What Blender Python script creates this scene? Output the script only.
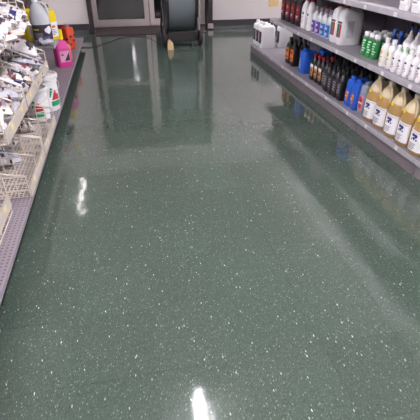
import bpy, bmesh, math, random
from mathutils import Vector, Matrix, Quaternion

for o in list(bpy.data.objects):
    bpy.data.objects.remove(o)
random.seed(7)
SC = bpy.context.scene
COL = SC.collection
PI = math.pi

# ------------------------------------------------------------------ camera, world, exposure
FPX, VPX, VPY, CAMH = 410.0, 113.0, -54.0, 1.25
pitch = math.atan2(210 - VPY, FPX)
up = Vector((0, -math.cos(pitch), -math.sin(pitch)))        # world up in (right, down, forward)
fw = Vector((VPX - 210, VPY - 210, FPX)).normalized()
fw = (fw - up * fw.dot(up)).normalized()                    # aisle direction
rt = fw.cross(up)
if rt.x < 0: rt = -rt
cx = Vector((rt.x, fw.x, up.x)); cy = Vector((rt.y, fw.y, up.y)); cz = Vector((rt.z, fw.z, up.z))
cam_d = bpy.data.cameras.new('camera'); cam = bpy.data.objects.new('camera', cam_d); COL.objects.link(cam)
cam_d.sensor_width = 36; cam_d.lens = 36 * FPX / 420; cam_d.clip_start = 0.02
R = Matrix((cx, -cy, -cz)).transposed()
cam.matrix_world = Matrix.Translation((0, 0, CAMH)) @ R.to_4x4()
SC.camera = cam
w = bpy.data.worlds.new('night'); SC.world = w; w.use_nodes = True
w.node_tree.nodes['Background'].inputs[0].default_value = (0.02, 0.022, 0.03, 1)
w.node_tree.nodes['Background'].inputs[1].default_value = 0.5
SC.view_settings.view_transform = 'Standard'; SC.view_settings.look = 'None'
SC.view_settings.gamma = 1; SC.view_settings.use_curve_mapping = False
SC.view_settings.exposure = 1.35
LAMP = 75.0                                                  # radiance of the fluorescent lenses

# ------------------------------------------------------------------ materials
def lin(c):
    c = c.lstrip('#'); v = [int(c[i:i+2], 16) / 255 for i in (0, 2, 4)]
    return tuple(x / 12.92 if x <= 0.04045 else ((x + 0.055) / 1.055) ** 2.4 for x in v) + (1,)
MATS = {}
def mat(name, col, rough=0.45, metal=0.0, spec=0.5, trans=0.0, noise=0.06, nscale=14.0, bump=0.0, emit=None, alpha=1.0, sss=0.0):
    if name in MATS: return MATS[name]
    m = bpy.data.materials.new(name); m.use_nodes = True
    nt = m.node_tree; b = nt.nodes['Principled BSDF']; c = lin(col)
    b.inputs['Roughness'].default_value = rough; b.inputs['Metallic'].default_value = metal
    b.inputs['Specular IOR Level'].default_value = spec; b.inputs['Transmission Weight'].default_value = trans
    b.inputs['Alpha'].default_value = alpha
    if sss: b.inputs['Subsurface Weight'].default_value = sss; b.inputs['Subsurface Radius'].default_value = (.03, .02, .01)
    b.inputs['Base Color'].default_value = c
    if noise or bump:
        tc = nt.nodes.new('ShaderNodeTexCoord'); n = nt.nodes.new('ShaderNodeTexNoise')
        n.inputs['Scale'].default_value = nscale; n.inputs['Detail'].default_value = 4
        nt.links.new(tc.outputs['Object'], n.inputs['Vector'])
        if noise:
            mx = nt.nodes.new('ShaderNodeMix'); mx.data_type = 'RGBA'
            mx.inputs[6].default_value = tuple(min(1, x * (1 + noise * 2)) for x in c[:3]) + (1,)
            mx.inputs[7].default_value = tuple(x * (1 - noise * 2) for x in c[:3]) + (1,)
            nt.links.new(n.outputs['Fac'], mx.inputs[0]); nt.links.new(mx.outputs[2], b.inputs['Base Color'])
        if bump:
            bp = nt.nodes.new('ShaderNodeBump'); bp.inputs['Strength'].default_value = bump; bp.inputs['Distance'].default_value = 0.01
            nt.links.new(n.outputs['Fac'], bp.inputs['Height']); nt.links.new(bp.outputs['Normal'], b.inputs['Normal'])
    if emit:
        b.inputs['Emission Color'].default_value = lin(col); b.inputs['Emission Strength'].default_value = emit
    MATS[name] = m
    return m

def floor_material():
    m = bpy.data.materials.new('green_vinyl_tile'); m.use_nodes = True
    nt = m.node_tree; N = nt.nodes; L = nt.links; b = N['Principled BSDF']
    g = N.new('ShaderNodeNewGeometry'); P = g.outputs['Position']
    def ramp(src, stops):
        r = N.new('ShaderNodeValToRGB'); e = r.color_ramp.elements
        e[0].position, e[0].color = stops[0]; e[1].position, e[1].color = stops[1]
        for s in stops[2:]:
            k = e.new(s[0]); k.color = s[1]
        L.new(src, r.inputs[0]); return r.outputs[0]
    def noise(scale, det=3, rough=.55):
        n = N.new('ShaderNodeTexNoise'); n.inputs['Scale'].default_value = scale; n.inputs['Detail'].default_value = det
        n.inputs['Roughness'].default_value = rough; L.new(P, n.inputs['Vector']); return n.outputs['Fac']
    def mix(a, bcol, f):
        x = N.new('ShaderNodeMix'); x.data_type = 'RGBA'
        for i, v in ((6, a), (7, bcol)):
            if isinstance(v, tuple): x.inputs[i].default_value = v
            else: L.new(v, x.inputs[i])
        L.new(f, x.inputs[0]); return x.outputs[2]
    base = mix(lin('#3f4d44'), lin('#4d5b51'), noise(28, 5, .7))
    base = mix(base, lin('#4b514a'), ramp(noise(1.3), [(.45, (0, 0, 0, 1)), (.75, (.5, .5, .5, 1))]))
    def flecks(scale, rot, stretch, cut, radius):
        mp = N.new('ShaderNodeMapping'); mp.inputs['Rotation'].default_value = (0, 0, rot); mp.inputs['Scale'].default_value = (scale, scale * stretch, 1)
        L.new(P, mp.inputs['Vector'])
        v = N.new('ShaderNodeTexVoronoi'); v.voronoi_dimensions = '2D'; v.inputs['Scale'].default_value = 1
        L.new(mp.outputs[0], v.inputs['Vector'])
        near = N.new('ShaderNodeMath'); near.operation = 'LESS_THAN'; near.inputs[1].default_value = radius; L.new(v.outputs['Distance'], near.inputs[0])
        s = N.new('ShaderNodeSeparateColor'); L.new(v.outputs['Color'], s.inputs[0])
        pick = N.new('ShaderNodeMath'); pick.operation = 'GREATER_THAN'; pick.inputs[1].default_value = cut; L.new(s.outputs[0], pick.inputs[0])
        mu = N.new('ShaderNodeMath'); mu.operation = 'MULTIPLY'; L.new(near.outputs[0], mu.inputs[0]); L.new(pick.outputs[0], mu.inputs[1])
        return mu.outputs[0]
    base = mix(base, lin('#3c4942'), flecks(170, .4, .5, .6, .35))
    base = mix(base, lin('#5d6a61'), flecks(190, -.7, .5, .68, .28))
    base = mix(base, lin('#7c877d'), flecks(130, 1.3, .5, .91, .22))
    base = mix(base, lin('#b0b5a8'), flecks(95, .9, .4, .98, .18))
    base = mix(base, lin('#d2d2c4'), flecks(60, -.3, .35, .99, .11))
    oi = N.new('ShaderNodeObjectInfo')
    hs = N.new('ShaderNodeHueSaturation'); mr = N.new('ShaderNodeMapRange'); mr.inputs['To Min'].default_value = .95; mr.inputs['To Max'].default_value = 1.05
    L.new(oi.outputs['Random'], mr.inputs['Value']); L.new(mr.outputs[0], hs.inputs['Value']); L.new(base, hs.inputs['Color'])
    L.new(hs.outputs[0], b.inputs['Base Color'])
    rr = N.new('ShaderNodeMapRange'); rr.inputs['From Min'].default_value = .3; rr.inputs['From Max'].default_value = .75
    rr.inputs['To Min'].default_value = .05; rr.inputs['To Max'].default_value = .12
    L.new(noise(2.6, 4), rr.inputs['Value']); L.new(rr.outputs[0], b.inputs['Roughness'])
    b.inputs['IOR'].default_value = 1.6
    bp = N.new('ShaderNodeBump'); bp.inputs['Strength'].default_value = .10; bp.inputs['Distance'].default_value = .01
    L.new(noise(9, 2), bp.inputs['Height']); L.new(bp.outputs['Normal'], b.inputs['Normal'])
    return m
M_FLOOR = floor_material()

def perforated(name, col, hole, pitch_m, r):
    m = bpy.data.materials.new(name); m.use_nodes = True
    nt = m.node_tree; N = nt.nodes; L = nt.links; b = N['Principled BSDF']; b.inputs['Roughness'].default_value = .5
    g = N.new('ShaderNodeNewGeometry')
    sc = N.new('ShaderNodeVectorMath'); sc.operation = 'SCALE'; sc.inputs['Scale'].default_value = 1 / pitch_m; L.new(g.outputs['Position'], sc.inputs[0])
    fr = N.new('ShaderNodeVectorMath'); fr.operation = 'FRACTION'; L.new(sc.outputs[0], fr.inputs[0])
    sb = N.new('ShaderNodeVectorMath'); sb.operation = 'SUBTRACT'; sb.inputs[1].default_value = (.5, .5, .5); L.new(fr.outputs[0], sb.inputs[0])
    fl = N.new('ShaderNodeVectorMath'); fl.operation = 'MULTIPLY'; fl.inputs[1].default_value = (1, 1, 0); L.new(sb.outputs[0], fl.inputs[0])
    ln = N.new('ShaderNodeVectorMath'); ln.operation = 'LENGTH'; L.new(fl.outputs[0], ln.inputs[0])
    lt = N.new('ShaderNodeMath'); lt.operation = 'LESS_THAN'; lt.inputs[1].default_value = r; L.new(ln.outputs['Value'], lt.inputs[0])
    mx = N.new('ShaderNodeMix'); mx.data_type = 'RGBA'; mx.inputs[6].default_value = lin(col); mx.inputs[7].default_value = lin(hole)
    L.new(lt.outputs[0], mx.inputs[0]); L.new(mx.outputs[2], b.inputs['Base Color'])
    return m

# ------------------------------------------------------------------ geometry helpers
def obj(name, verts, faces, m, parent=None, smooth=None):
    me = bpy.data.meshes.new(name); me.from_pydata([tuple(v) for v in verts], [], faces)
    bm = bmesh.new(); bm.from_mesh(me); bmesh.ops.recalc_face_normals(bm, faces=bm.faces); bm.to_mesh(me); bm.free()
    if m: me.materials.append(m)
    if smooth:
        me.shade_smooth(); me.set_sharp_from_angle(angle=math.radians(smooth))
    o = bpy.data.objects.new(name, me); COL.objects.link(o)
    if parent: o.parent = parent
    return o
class MB:
    def __init__(s): s.v = []; s.f = []
    def add(s, v, f):
        k = len(s.v); s.v += [tuple(p) for p in v]; s.f += [tuple(i + k for i in q) for q in f]; return s
    def box(s, x0, x1, y0, y1, z0, z1):
        v = [(x, y, z) for z in (z0, z1) for x, y in ((x0, y0), (x1, y0), (x1, y1), (x0, y1))]
        return s.add(v, [(0, 3, 2, 1), (4, 5, 6, 7), (0, 1, 5, 4), (1, 2, 6, 5), (2, 3, 7, 6), (3, 0, 4, 7)])
    def bbox(s, x0, x1, y0, y1, z0, z1, b):                  # box with chamfered vertical edges and top
        def ring(i, z): return [(x0+i, y0+b, z), (x0+b, y0+i, z), (x1-b, y0+i, z), (x1-i, y0+b, z), (x1-i, y1-b, z), (x1-b, y1-i, z), (x0+b, y1-i, z), (x0+i, y1-b, z)]
        def ring2(z): return [(x0+b, y0+2*b, z), (x0+2*b, y0+b, z), (x1-2*b, y0+b, z), (x1-b, y0+2*b, z), (x1-b, y1-2*b, z), (x1-2*b, y1-b, z), (x0+2*b, y1-b, z), (x0+b, y1-2*b, z)]
        v = ring2(z0) + ring(0, z0 + b) + ring(0, z1 - b) + ring2(z1); f = [tuple(range(7, -1, -1)), tuple(range(24, 32))]
        for k in range(3):
            for i in range(8): f.append((k*8+i, k*8+(i+1) % 8, k*8+8+(i+1) % 8, k*8+8+i))
        return s.add(v, f)
    def tube(s, path, r, n=6, closed=False, ry=None):
        P = [Vector(p) for p in path]; k = len(P); v = []; f = []; nrm = None
        for i, p in enumerate(P):
            a = P[(i - 1) % k] if (i or closed) else p; c = P[(i + 1) % k] if (i < k - 1 or closed) else p
            t = (c - a).normalized()
            if nrm is None:
                nrm = t.cross(Vector((0, 0, 1)) if abs(t.z) < .9 else Vector((1, 0, 0))).normalized()
            nrm = (nrm - t * nrm.dot(t)).normalized(); bn = t.cross(nrm)
            rr = r[i] if isinstance(r, (list, tuple)) else r
            for j in range(n):
                a2 = 2 * PI * j / n
                v.append(p + nrm * math.cos(a2) * rr + bn * math.sin(a2) * (ry or rr))
        for i in range(k if closed else k - 1):
            for j in range(n):
                a0, b0 = i * n, ((i + 1) % k) * n
                f.append((a0 + j, a0 + (j + 1) % n, b0 + (j + 1) % n, b0 + j))
        if not closed: f += [tuple(range(n - 1, -1, -1)), tuple((k - 1) * n + j for j in range(n))]
        return s.add(v, f)
    def cyl(s, x, y, z0, z1, r0, r1=None, n=16):
        r1 = r0 if r1 is None else r1
        return s.lathe([(r0, z0), (r1, z1)], x, y, n)
    def lathe(s, prof, x=0, y=0, n=20, caps=True):
        v = []; f = []
        for r, z in prof: v += [(x + r * math.cos(2*PI*j/n), y + r * math.sin(2*PI*j/n), z) for j in range(n)]
        for i in range(len(prof) - 1):
            for j in range(n): f.append((i*n+j, i*n+(j+1) % n, (i+1)*n+(j+1) % n, (i+1)*n+j))
        if caps: f += [tuple(range(n - 1, -1, -1)), tuple((len(prof)-1)*n + j for j in range(n))]
        return s.add(v, f)
    def loft(s, secs, n=24):                                # sections: (z, cx, cy, half x, half y, squareness)
        v = []; f = []
        for z, x, y, hx, hy, e in secs:
            v += [(x + px * hx, y + py * hy, z) for px, py in sup(e, n)]
        for i in range(len(secs) - 1):
            for j in range(n): f.append((i*n+j, i*n+(j+1) % n, (i+1)*n+(j+1) % n, (i+1)*n+j))
        f += [tuple(range(n - 1, -1, -1)), tuple((len(secs)-1)*n + j for j in range(n))]
        return s.add(v, f)
    def out(s, name, m, parent=None, smooth=None): return obj(name, s.v, s.f, m, parent, smooth)
def sup(e, n):
    r = []
    for j in range(n):
        a = 2 * PI * (j + .5) / n; c, d = math.cos(a), math.sin(a)
        r.append((math.copysign(abs(c) ** (2 / e), c), math.copysign(abs(d) ** (2 / e), d)))
    return r
class Skin:
    """surface of an upright superellipse body: point at arc length u from the front centre (front = -y)"""
    def __init__(s, hx, hy, e, cx=0, cy=0):
        n = 240; s.p = []
        for j in range(n + 1):
            a = -PI / 2 + 2 * PI * j / n; c, d = math.cos(a), math.sin(a)
            s.p.append(Vector((cx + math.copysign(abs(c) ** (2 / e), c) * hx, cy + math.copysign(abs(d) ** (2 / e), d) * hy, 0)))
        s.l = [0]
        for j in range(n): s.l.append(s.l[-1] + (s.p[j+1] - s.p[j]).length)
        s.c = Vector((cx, cy, 0))
    def at(s, u, z, off):
        T = s.l[-1]; u %= T; lo = 0; hi = len(s.l) - 1
        while hi - lo > 1:
            k = (lo + hi) // 2
            if s.l[k] <= u: lo = k
            else: hi = k
        a, b = s.p[lo], s.p[hi]; d = s.l[hi] - s.l[lo]; q = a.lerp(b, (u - s.l[lo]) / d if d else 0)
        t = (b - a).normalized(); nn = Vector((t.y, -t.x, 0))
        return Vector((q.x + nn.x * off, q.y + nn.y * off, z))
    def patch(s, mb, u0, u1, z0, z1, off, th=.0012, skew=0):
        k = max(1, int(abs(u1 - u0) / .012)); v = []; f = []
        for i in range(k + 1):
            u = u0 + (u1 - u0) * i / k; dz = skew * (i / k - .5)
            v += [s.at(u, z0 + dz, off), s.at(u, z1 + dz, off), s.at(u, z1 + dz, off - th), s.at(u, z0 + dz, off - th)]
        for i in range(k):
            for j in range(4): f.append((i*4+j, i*4+(j+1) % 4, i*4+4+(j+1) % 4, i*4+4+j))
        f += [(0, 1, 2, 3), (k*4+3, k*4+2, k*4+1, k*4)]
        return mb.add(v, f)
    def poly(s, mb, pts, off):                              # a flat-printed shape, finely cut so that it follows the curve
        ed = []
        for (a, b), (c, d) in zip(pts, pts[1:] + pts[:1]):
            k = max(1, int(math.hypot(c - a, d - b) / .009)); ed += [(a + (c - a) * i / k, b + (d - b) * i / k) for i in range(k)]
        cu = sum(p[0] for p in ed) / len(ed); cv = sum(p[1] for p in ed) / len(ed); n = len(ed); R = 3
        v = [s.at(cu, cv, off)]; f = []
        for q in range(1, R + 1): v += [s.at(cu + (u - cu) * q / R, cv + (z - cv) * q / R, off) for u, z in ed]
        f += [(0, 1 + i, 1 + (i + 1) % n) for i in range(n)]
        for q in range(R - 1):
            f += [(1 + q*n + i, 1 + (q+1)*n + i, 1 + (q+1)*n + (i+1) % n, 1 + q*n + (i+1) % n) for i in range(n)]
        return mb.add(v, f)
def blob(u, z, ru, rz, n=9, jag=.25, seed=0):
    rnd = random.Random(seed)
    return [(u + ru * math.cos(2*PI*i/n) * (1 + rnd.uniform(-jag, jag)), z + rz * math.sin(2*PI*i/n) * (1 + rnd.uniform(-jag, jag))) for i in range(n)]

def tag(o, label=None, cat=None, group=None, kind=None):
    if label: o['label'] = label
    if cat: o['category'] = cat
    if group: o['group'] = group
    if kind: o['kind'] = kind
    return o
def empty(name, loc=(0, 0, 0), rz=0):
    o = bpy.data.objects.new(name, None); COL.objects.link(o); o.location = loc; o.rotation_euler.z = rz
    o.empty_display_size = .05
    return o
def copy_tree(o, parent=None):
    c = o.copy(); COL.objects.link(c)
    if parent: c.parent = parent
    for ch in o.children: copy_tree(ch, c)
    return c
class Proto:
    def __init__(s, root): s.root = root; s.used = False
    def put(s, x, y, z, rz, label, cat, group, scale=1.0):
        o = copy_tree(s.root) if s.used else s.root
        if not s.used: s.used = True
        o.location = (x, y, z); o.rotation_euler = (0, 0, rz); o.scale = (scale,) * 3
        return tag(o, label, cat, group)
ORD = ['first', 'second', 'third', 'fourth', 'fifth', 'sixth', 'seventh', 'eighth', 'ninth', 'tenth', 'eleventh', 'twelfth', 'thirteenth', 'fourteenth', 'fifteenth']

# ------------------------------------------------------------------ shared materials
WHITE = mat('white_plastic', '#ebe9e9', .38, noise=.02); BLACK = mat('black_plastic', '#1d1b1e', .35, noise=.1)
PAPER = mat('label_paper', '#efecee', .5, noise=.02); RED = mat('red_plastic', '#a81f34', .4)
DKPR = mat('dark_print', '#3a3340', .5); GREYPR = mat('grey_print', '#8f8a94', .5)
WALL = mat('wall_paint', '#c3bbba', .6, noise=.03, nscale=1.5); CEIL = mat('ceiling_white', '#dedad6', .8, noise=.02)
BASEB = mat('dark_baseboard', '#2c2b2f', .4, noise=.15); SHELF = mat('shelf_grey', '#88838a', .42, noise=.05, nscale=6)
KICK = mat('kick_grey', '#736a6e', .45, noise=.12, nscale=5); PANEL = mat('panel_charcoal', '#67626a', .6, noise=.08, nscale=20)
LIP = mat('lip_grey', '#a7a2a8', .35, noise=.05); TAGW = mat('tag_white', '#d6d2d2', .5); TAGY = mat('tag_yellow', '#e3d4a0', .5)

# ------------------------------------------------------------------ room
XR, XL, ZD = 1.735, -0.57, 0.117                            # fronts of the two shelf runs, deck height
ZU, ZT = 0.53, 0.90                                         # right shelves
YW, CEILZ, RX0, RX1, RY0 = 7.75, 2.7, -3.4, 4.4, -3.6
TILE = 0.3048
floor = tag(MB().box(RX0, RX1, RY0, 9.2, -.1, -.0022).out('floor', M_FLOOR), 'glossy dark green speckled vinyl tile floor of the aisle', 'floor', kind='structure')
tm = MB().bbox(.0004, TILE - .0004, .0004, TILE - .0004, -.0022, 0, .0001)
first = None
for j in range(-3, 25):
    for i in range(-2, 6):
        if first is None: first = t = tm.out('tile', M_FLOOR, floor)
        else:
            t = first.copy(); COL.objects.link(t); t.parent = floor
        t.location = (i * TILE, j * TILE, 0)
        t.rotation_euler = (random.uniform(-.0007, .0007), random.uniform(-.0007, .0007), 0)
tag(MB().box(RX0, RX1, RY0, 8.3, CEILZ, CEILZ + .1).out('ceiling', CEIL), 'plain white ceiling above the aisle', 'ceiling', kind='structure')
tag(MB().box(RX0 - .1, RX0, RY0, YW, 0, CEILZ).out('wall_left', WALL), 'off-white wall at the left of the store', 'wall', kind='structure')
tag(MB().box(RX1, RX1 + .1, RY0, YW, 0, CEILZ).out('wall_right', WALL), 'off-white wall at the right of the store', 'wall', kind='structure')
tag(MB().box(RX0, RX1, RY0 - .1, RY0, 0, CEILZ).out('wall_front', WALL), 'off-white wall at the near end of the store', 'wall', kind='structure')
DX0, DX1, YD = -.46, 1.50, 8.25                              # door recess
bw = MB().box(RX0, DX0 - .06, YW, YW + .12, 0, CEILZ).box(DX1 + .08, RX1, YW, YW + .12, 0, CEILZ).box(DX0 - .06, DX1 + .08, YW, YW + .12, 2.2, CEILZ)
bw.box(DX0 - .12, DX0 - .06, YW + .12, YD + .1, 0, 2.3).box(DX1 + .08, DX1 + .14, YW + .12, YD + .1, 0, 2.3).box(DX0 - .06, DX1 + .08, YW + .12, YD + .1, 2.2, 2.3)
tag(bw.out('wall_back', WALL), 'pale pinkish white back wall around the glass doors', 'wall', kind='structure')
def wavy(x0, x1):
    mb = MB(); n = int((x1 - x0) / .12)
    pts = [(x0 + (x1 - x0) * i / n, .012 + .006 * math.sin(i * 1.7)) for i in range(n + 1)]
    v = []; f = []
    for x, d in pts: v += [(x, YW, 0), (x, YW - d - .012, 0), (x, YW - d, .05), (x, YW - d * .6, .145), (x, YW, .15)]
    for i in range(n):
        for k in range(5): f.append((i*5+k, i*5+(k+1) % 5, i*5+5+(k+1) % 5, i*5+5+k))
    f += [(0, 1, 2, 3, 4), tuple(n*5 + k for k in (4, 3, 2, 1, 0))]
    return mb.add(v, f)
tag(wavy(DX1 + .085, RX1).out('baseboard_right', BASEB), 'dark vinyl baseboard right of the doorway', 'baseboard', kind='structure')
tag(wavy(RX0, DX0 - .075).out('baseboard_left', BASEB), 'dark vinyl baseboard left of the doorway', 'baseboard', kind='structure')
POST = mat('dark_brown_trim', '#2f272a', .4, noise=.1)
tag(MB().bbox(DX0 - .07, DX0, YW - .03, YW + .14, 0, 2.25, .004).out('trim_1', POST), 'dark brown post at the left of the doorway', 'trim', kind='structure')
tag(MB().bbox(DX1, DX1 + .085, YW - .03, YW + .14, 0, 2.25, .004).out('trim_2', POST), 'dark brown post at the right of the doorway', 'trim', kind='structure')
tag(MB().bbox(DX1 - .005, DX1 + .09, YW - .06, YW - .03, .02, .10, .006).out('trim_3', mat('pale_bracket', '#a79d9c', .5)), 'pale bracket at the foot of the doorway post', 'trim', kind='structure')
# glass double door
ALU = mat('door_aluminium', '#c8bcba', .38, metal=.25, noise=.04); GLASS = mat('door_glass', '#ffffff', .0, trans=1.0, noise=0); GLASS.node_tree.nodes['Principled BSDF'].inputs['IOR'].default_value = 1.75
MATC = mat('door_mat', '#4a3f42', .9, noise=.2, nscale=60, bump=.4)
def leaf(n, x0, x1, lab, hx):
    d = empty('door_%d' % n, ((x0 + x1) / 2, YD, 0)); hw = (x1 - x0) / 2
    tag(d, lab, 'door', 'glass entrance doors', 'structure')
    for a, b in ((-hw, -hw + .085), (hw - .085, hw)): MB().bbox(a, b, -.025, .025, .02, 2.15, .004).out('stile', ALU, d)
    MB().bbox(-hw + .085, hw - .085, -.022, .022, .02, .135, .003).out('bottom_rail', ALU, d)
    MB().bbox(-hw + .085, hw - .085, -.022, .022, 2.05, 2.15, .003).out('top_rail', ALU, d)
    MB().bbox(-hw + .085, hw - .085, -.04, -.015, .98, 1.03, .004).out('push_bar', ALU, d)
    MB().box(-hw + .08, hw - .08, -.004, .004, .13, 2.06).out('glass_pane', GLASS, d)
leaf(1, DX0 - .02, .515, 'left leaf of the glass entrance door, pale aluminium frame', 1)
leaf(2, .525, DX1 + .04, 'right leaf of the glass entrance door behind the drum fan', -1)
tag(MB().box(DX0 - .06, DX1 + .08, YD - .05, YD + .06, -.002, .018).out('trim_4', mat('threshold', '#6f6664', .4, metal=.5)), 'metal threshold under the glass doors', 'trim', kind='structure')
tag(MB().bbox(DX0 + .02, 1.42, 7.46, YD - .06, .0005, .012, .004).out('door_mat', MATC), 'dark brown entrance mat lying in front of the glass doors', 'mat')
tag(MB().box(-6, 8, 9.2, 16, -.2, -.12).out('pavement', mat('asphalt', '#2b2b2c', .9, noise=.2)), 'dark pavement outside beyond the glass doors', 'pavement', kind='structure')
notice = MB().box(2.60, 2.79, YW - .004, YW, .34, .56).out('paper_notice', mat('tan_paper', '#c8a878', .7)); tag(notice, 'tan paper notice fixed low on the back wall above white jugs', 'notice')

# ------------------------------------------------------------------ ceiling lights
LENS = mat('lamp_lens', '#f7f3fb', .4, noise=0, emit=LAMP); LENSD = mat('dim_lamp_lens', '#f7f0f0', .4, noise=0, emit=LAMP * .07); HOUS = mat('lamp_housing', '#d8d6d2', .4, noise=.02)  # LENSD is a weaker lens that keeps its floor highlight small
def lamp(x, y, lab, lens):
    r = empty('ceiling_light', (x, y, CEILZ)); tag(r, lab, 'light', 'fluorescent ceiling lights')
    MB().bbox(-.075, .075, -.63, .63, -.05, 0, .006).out('housing', HOUS, r)
    pts = [(-.023, -.05), (-.023, -.07), (-.016, -.084), (0, -.09), (.016, -.084), (.023, -.07), (.023, -.05)]; n = len(pts)
    v = [(a, s * .6, c) for s in (-1, 1) for a, c in pts]; f = [(i, i + 1, n + i + 1, n + i) for i in range(n - 1)] + [tuple(range(n)), tuple(range(2*n - 1, n - 1, -1))]
    obj('lens', v, f, lens, r)
    for s in (-1, 1): MB().bbox(-.05, .05, min(s*.6, s*.63), max(s*.6, s*.63), -.1, -.045, .004).out('end_cap', HOUS, r)
for x, y, l in ((.38, 1.93, 'strip light over the near part of the aisle'), (-1.05, 6.85, 'strip light over the far left shelves by the doors'),
                (.38, -.9, 'strip light over the aisle behind the viewer'), (-1.6, .6, 'strip light above the near left shelves'),
                (2.3, .3, 'strip light above the near right shelves'), (3.4, 3.6, 'strip light over the next aisle on the right'),
                (-2.6, 3.4, 'strip light over the next aisle on the left'), (3.3, 6.6, 'strip light in the far right corner'),
                (.4, -2.6, 'strip light nearest the front wall'), (3.3, 5.0, 'fill strip added over the far next right aisle for the back wall'),  # second lamp here is unseen, added to brighten the back wall
                (-2.2, 4.7, 'fill strip added over the left shelves to brighten the far floor'), (-2.7, 6.6, 'fill strip added in the far left corner for the back wall'), (3.4, 1.4, 'strip light over the near part of the next right aisle')):  # first two are unseen fill, added for the far floor and back wall
    lamp(x, y, 'white fluorescent ' + l, LENSD if 'by the doors' in l else LENS)

# ------------------------------------------------------------------ shelving units, right run
UL = 0.75; YB = [5.80 - UL * k for k in range(8)]
def right_unit(k, y1, y0, lab):
    r = empty('shelving_unit', (XR, (y0 + y1) / 2, 0)); tag(r, lab, 'shelving', 'right hand shelving run'); h = UL / 2 - .002
    MB().bbox(.008, .02, -h, h, 0, ZD - .02, .002).out('kick_plate', KICK, r)
    dk = MB().box(.0, .53, -h, h, ZD - .022, ZD).out('base_deck', SHELF, r)
    rl = MB().bbox(-.008, 0, -h, h, ZD - .03, ZD + .004, .002).out('price_rail', LIP, dk)
    for q in (-.22, .18): MB().box(-.0095, -.008, q - .015 + .05 * (k % 3), q + .015 + .05 * (k % 3), ZD - .026, ZD).out('price_tag', TAGW, dk)
    ht = 1.42 if k else .46
    MB().box(.53, .56, -h, h, 0, ht).out('back_panel', PANEL, r)
    for s in (-1, 1): MB().bbox(.512, .53, s * (h - .012) - .010, s * (h - .012) + .010, ZD, ht + .02, .002).out('upright', PANEL, r)
    for z in ((ZU, ZT) if k else ()):
        s_ = MB().box(.0, .53, -h, h, z - .02, z).out('shelf', SHELF, r)
        MB().bbox(-.01, 0, -h, h, z - .034, z + .004, .002).out('price_rail', LIP, s_)
        for q in (-.2, .12): MB().box(-.0115, -.01, q - .018 + .05 * (k % 3), q + .018 + .05 * (k % 3), z - .03, z - .004).out('price_tag', TAGW, s_)
    if k == 0: MB().bbox(.0, .56, h - .0, h + .02, 0, ZD - .022, .003).out('end_plate', KICK, r)
    return r
RL = ['under the white dark-labelled jugs at the far end', 'under the empty deck and orange-labelled black bottles', 'under the pale blue jugs and red-capped bottles',
      'under the rows of black oil bottles', 'under the honey-coloured jugs', 'at the near end with the last honey-coloured jug', 'beside the viewer, nearest on the right']
for k in range(7): right_unit(k, YB[k], YB[k+1], 'grey metal shelving unit ' + RL[k])

# ------------------------------------------------------------------ shelving units, left run
DECKP = perforated('perforated_deck', '#8f858d', '#544c54', .022, .2); LPANEL = mat('left_panel', '#4d474a', .6, noise=.08)
def left_unit(y0, y1, shelves, lab):
    r = empty('shelving_unit', (XL, (y0 + y1) / 2, 0)); tag(r, lab, 'shelving', 'left hand shelving run'); h = (y1 - y0) / 2 - .002
    MB().bbox(-.08, -.068, -h, h, 0, ZD - .03, .002).out('kick_plate', KICK, r)
    dk = MB().bbox(-.5, .0, -h, h, ZD - .03, ZD, .003).out('base_deck', DECKP, r)
    MB().box(-.53, -.5, -h, h, 0, 1.42).out('back_panel', LPANEL, r)
    for s in (-1, 1): MB().bbox(-.5, -.484, s * (h - .012) - .010, s * (h - .012) + .010, ZD, 1.44, .002).out('upright', LPANEL, r)
    for z, d, a, b in shelves:
        s_ = MB().box(-.5, d, a, b, z - .02, z).out('shelf', SHELF, r)
        MB().bbox(d, d + .008, a, b, z - .032, z + .003, .002).out('price_rail', LIP, s_)
    return r
left_unit(.45, 1.2, [], 'grey shelving unit with bare perforated deck, beside the viewer')
left_unit(1.2, 1.95, [], 'grey shelving unit with bare perforated deck before the wire baskets')
left_unit(1.95, 2.55, [], 'grey shelving unit holding the near wire baskets')
left_unit(2.55, 3.15, [], 'grey shelving unit holding the wire baskets next to the buckets')
left_unit(3.15, 3.95, [], 'grey shelving unit holding the white buckets')
left_unit(3.95, 4.72, [(.47, -.075, -.09, .31)], 'grey shelving unit with upper shelf carrying the clear and yellow jugs')
left_unit(4.72, 5.7, [], 'grey shelving unit with the pink jug on its deck')
left_unit(5.7, 6.7, [], 'grey shelving unit at the far left end by the doors')

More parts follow.
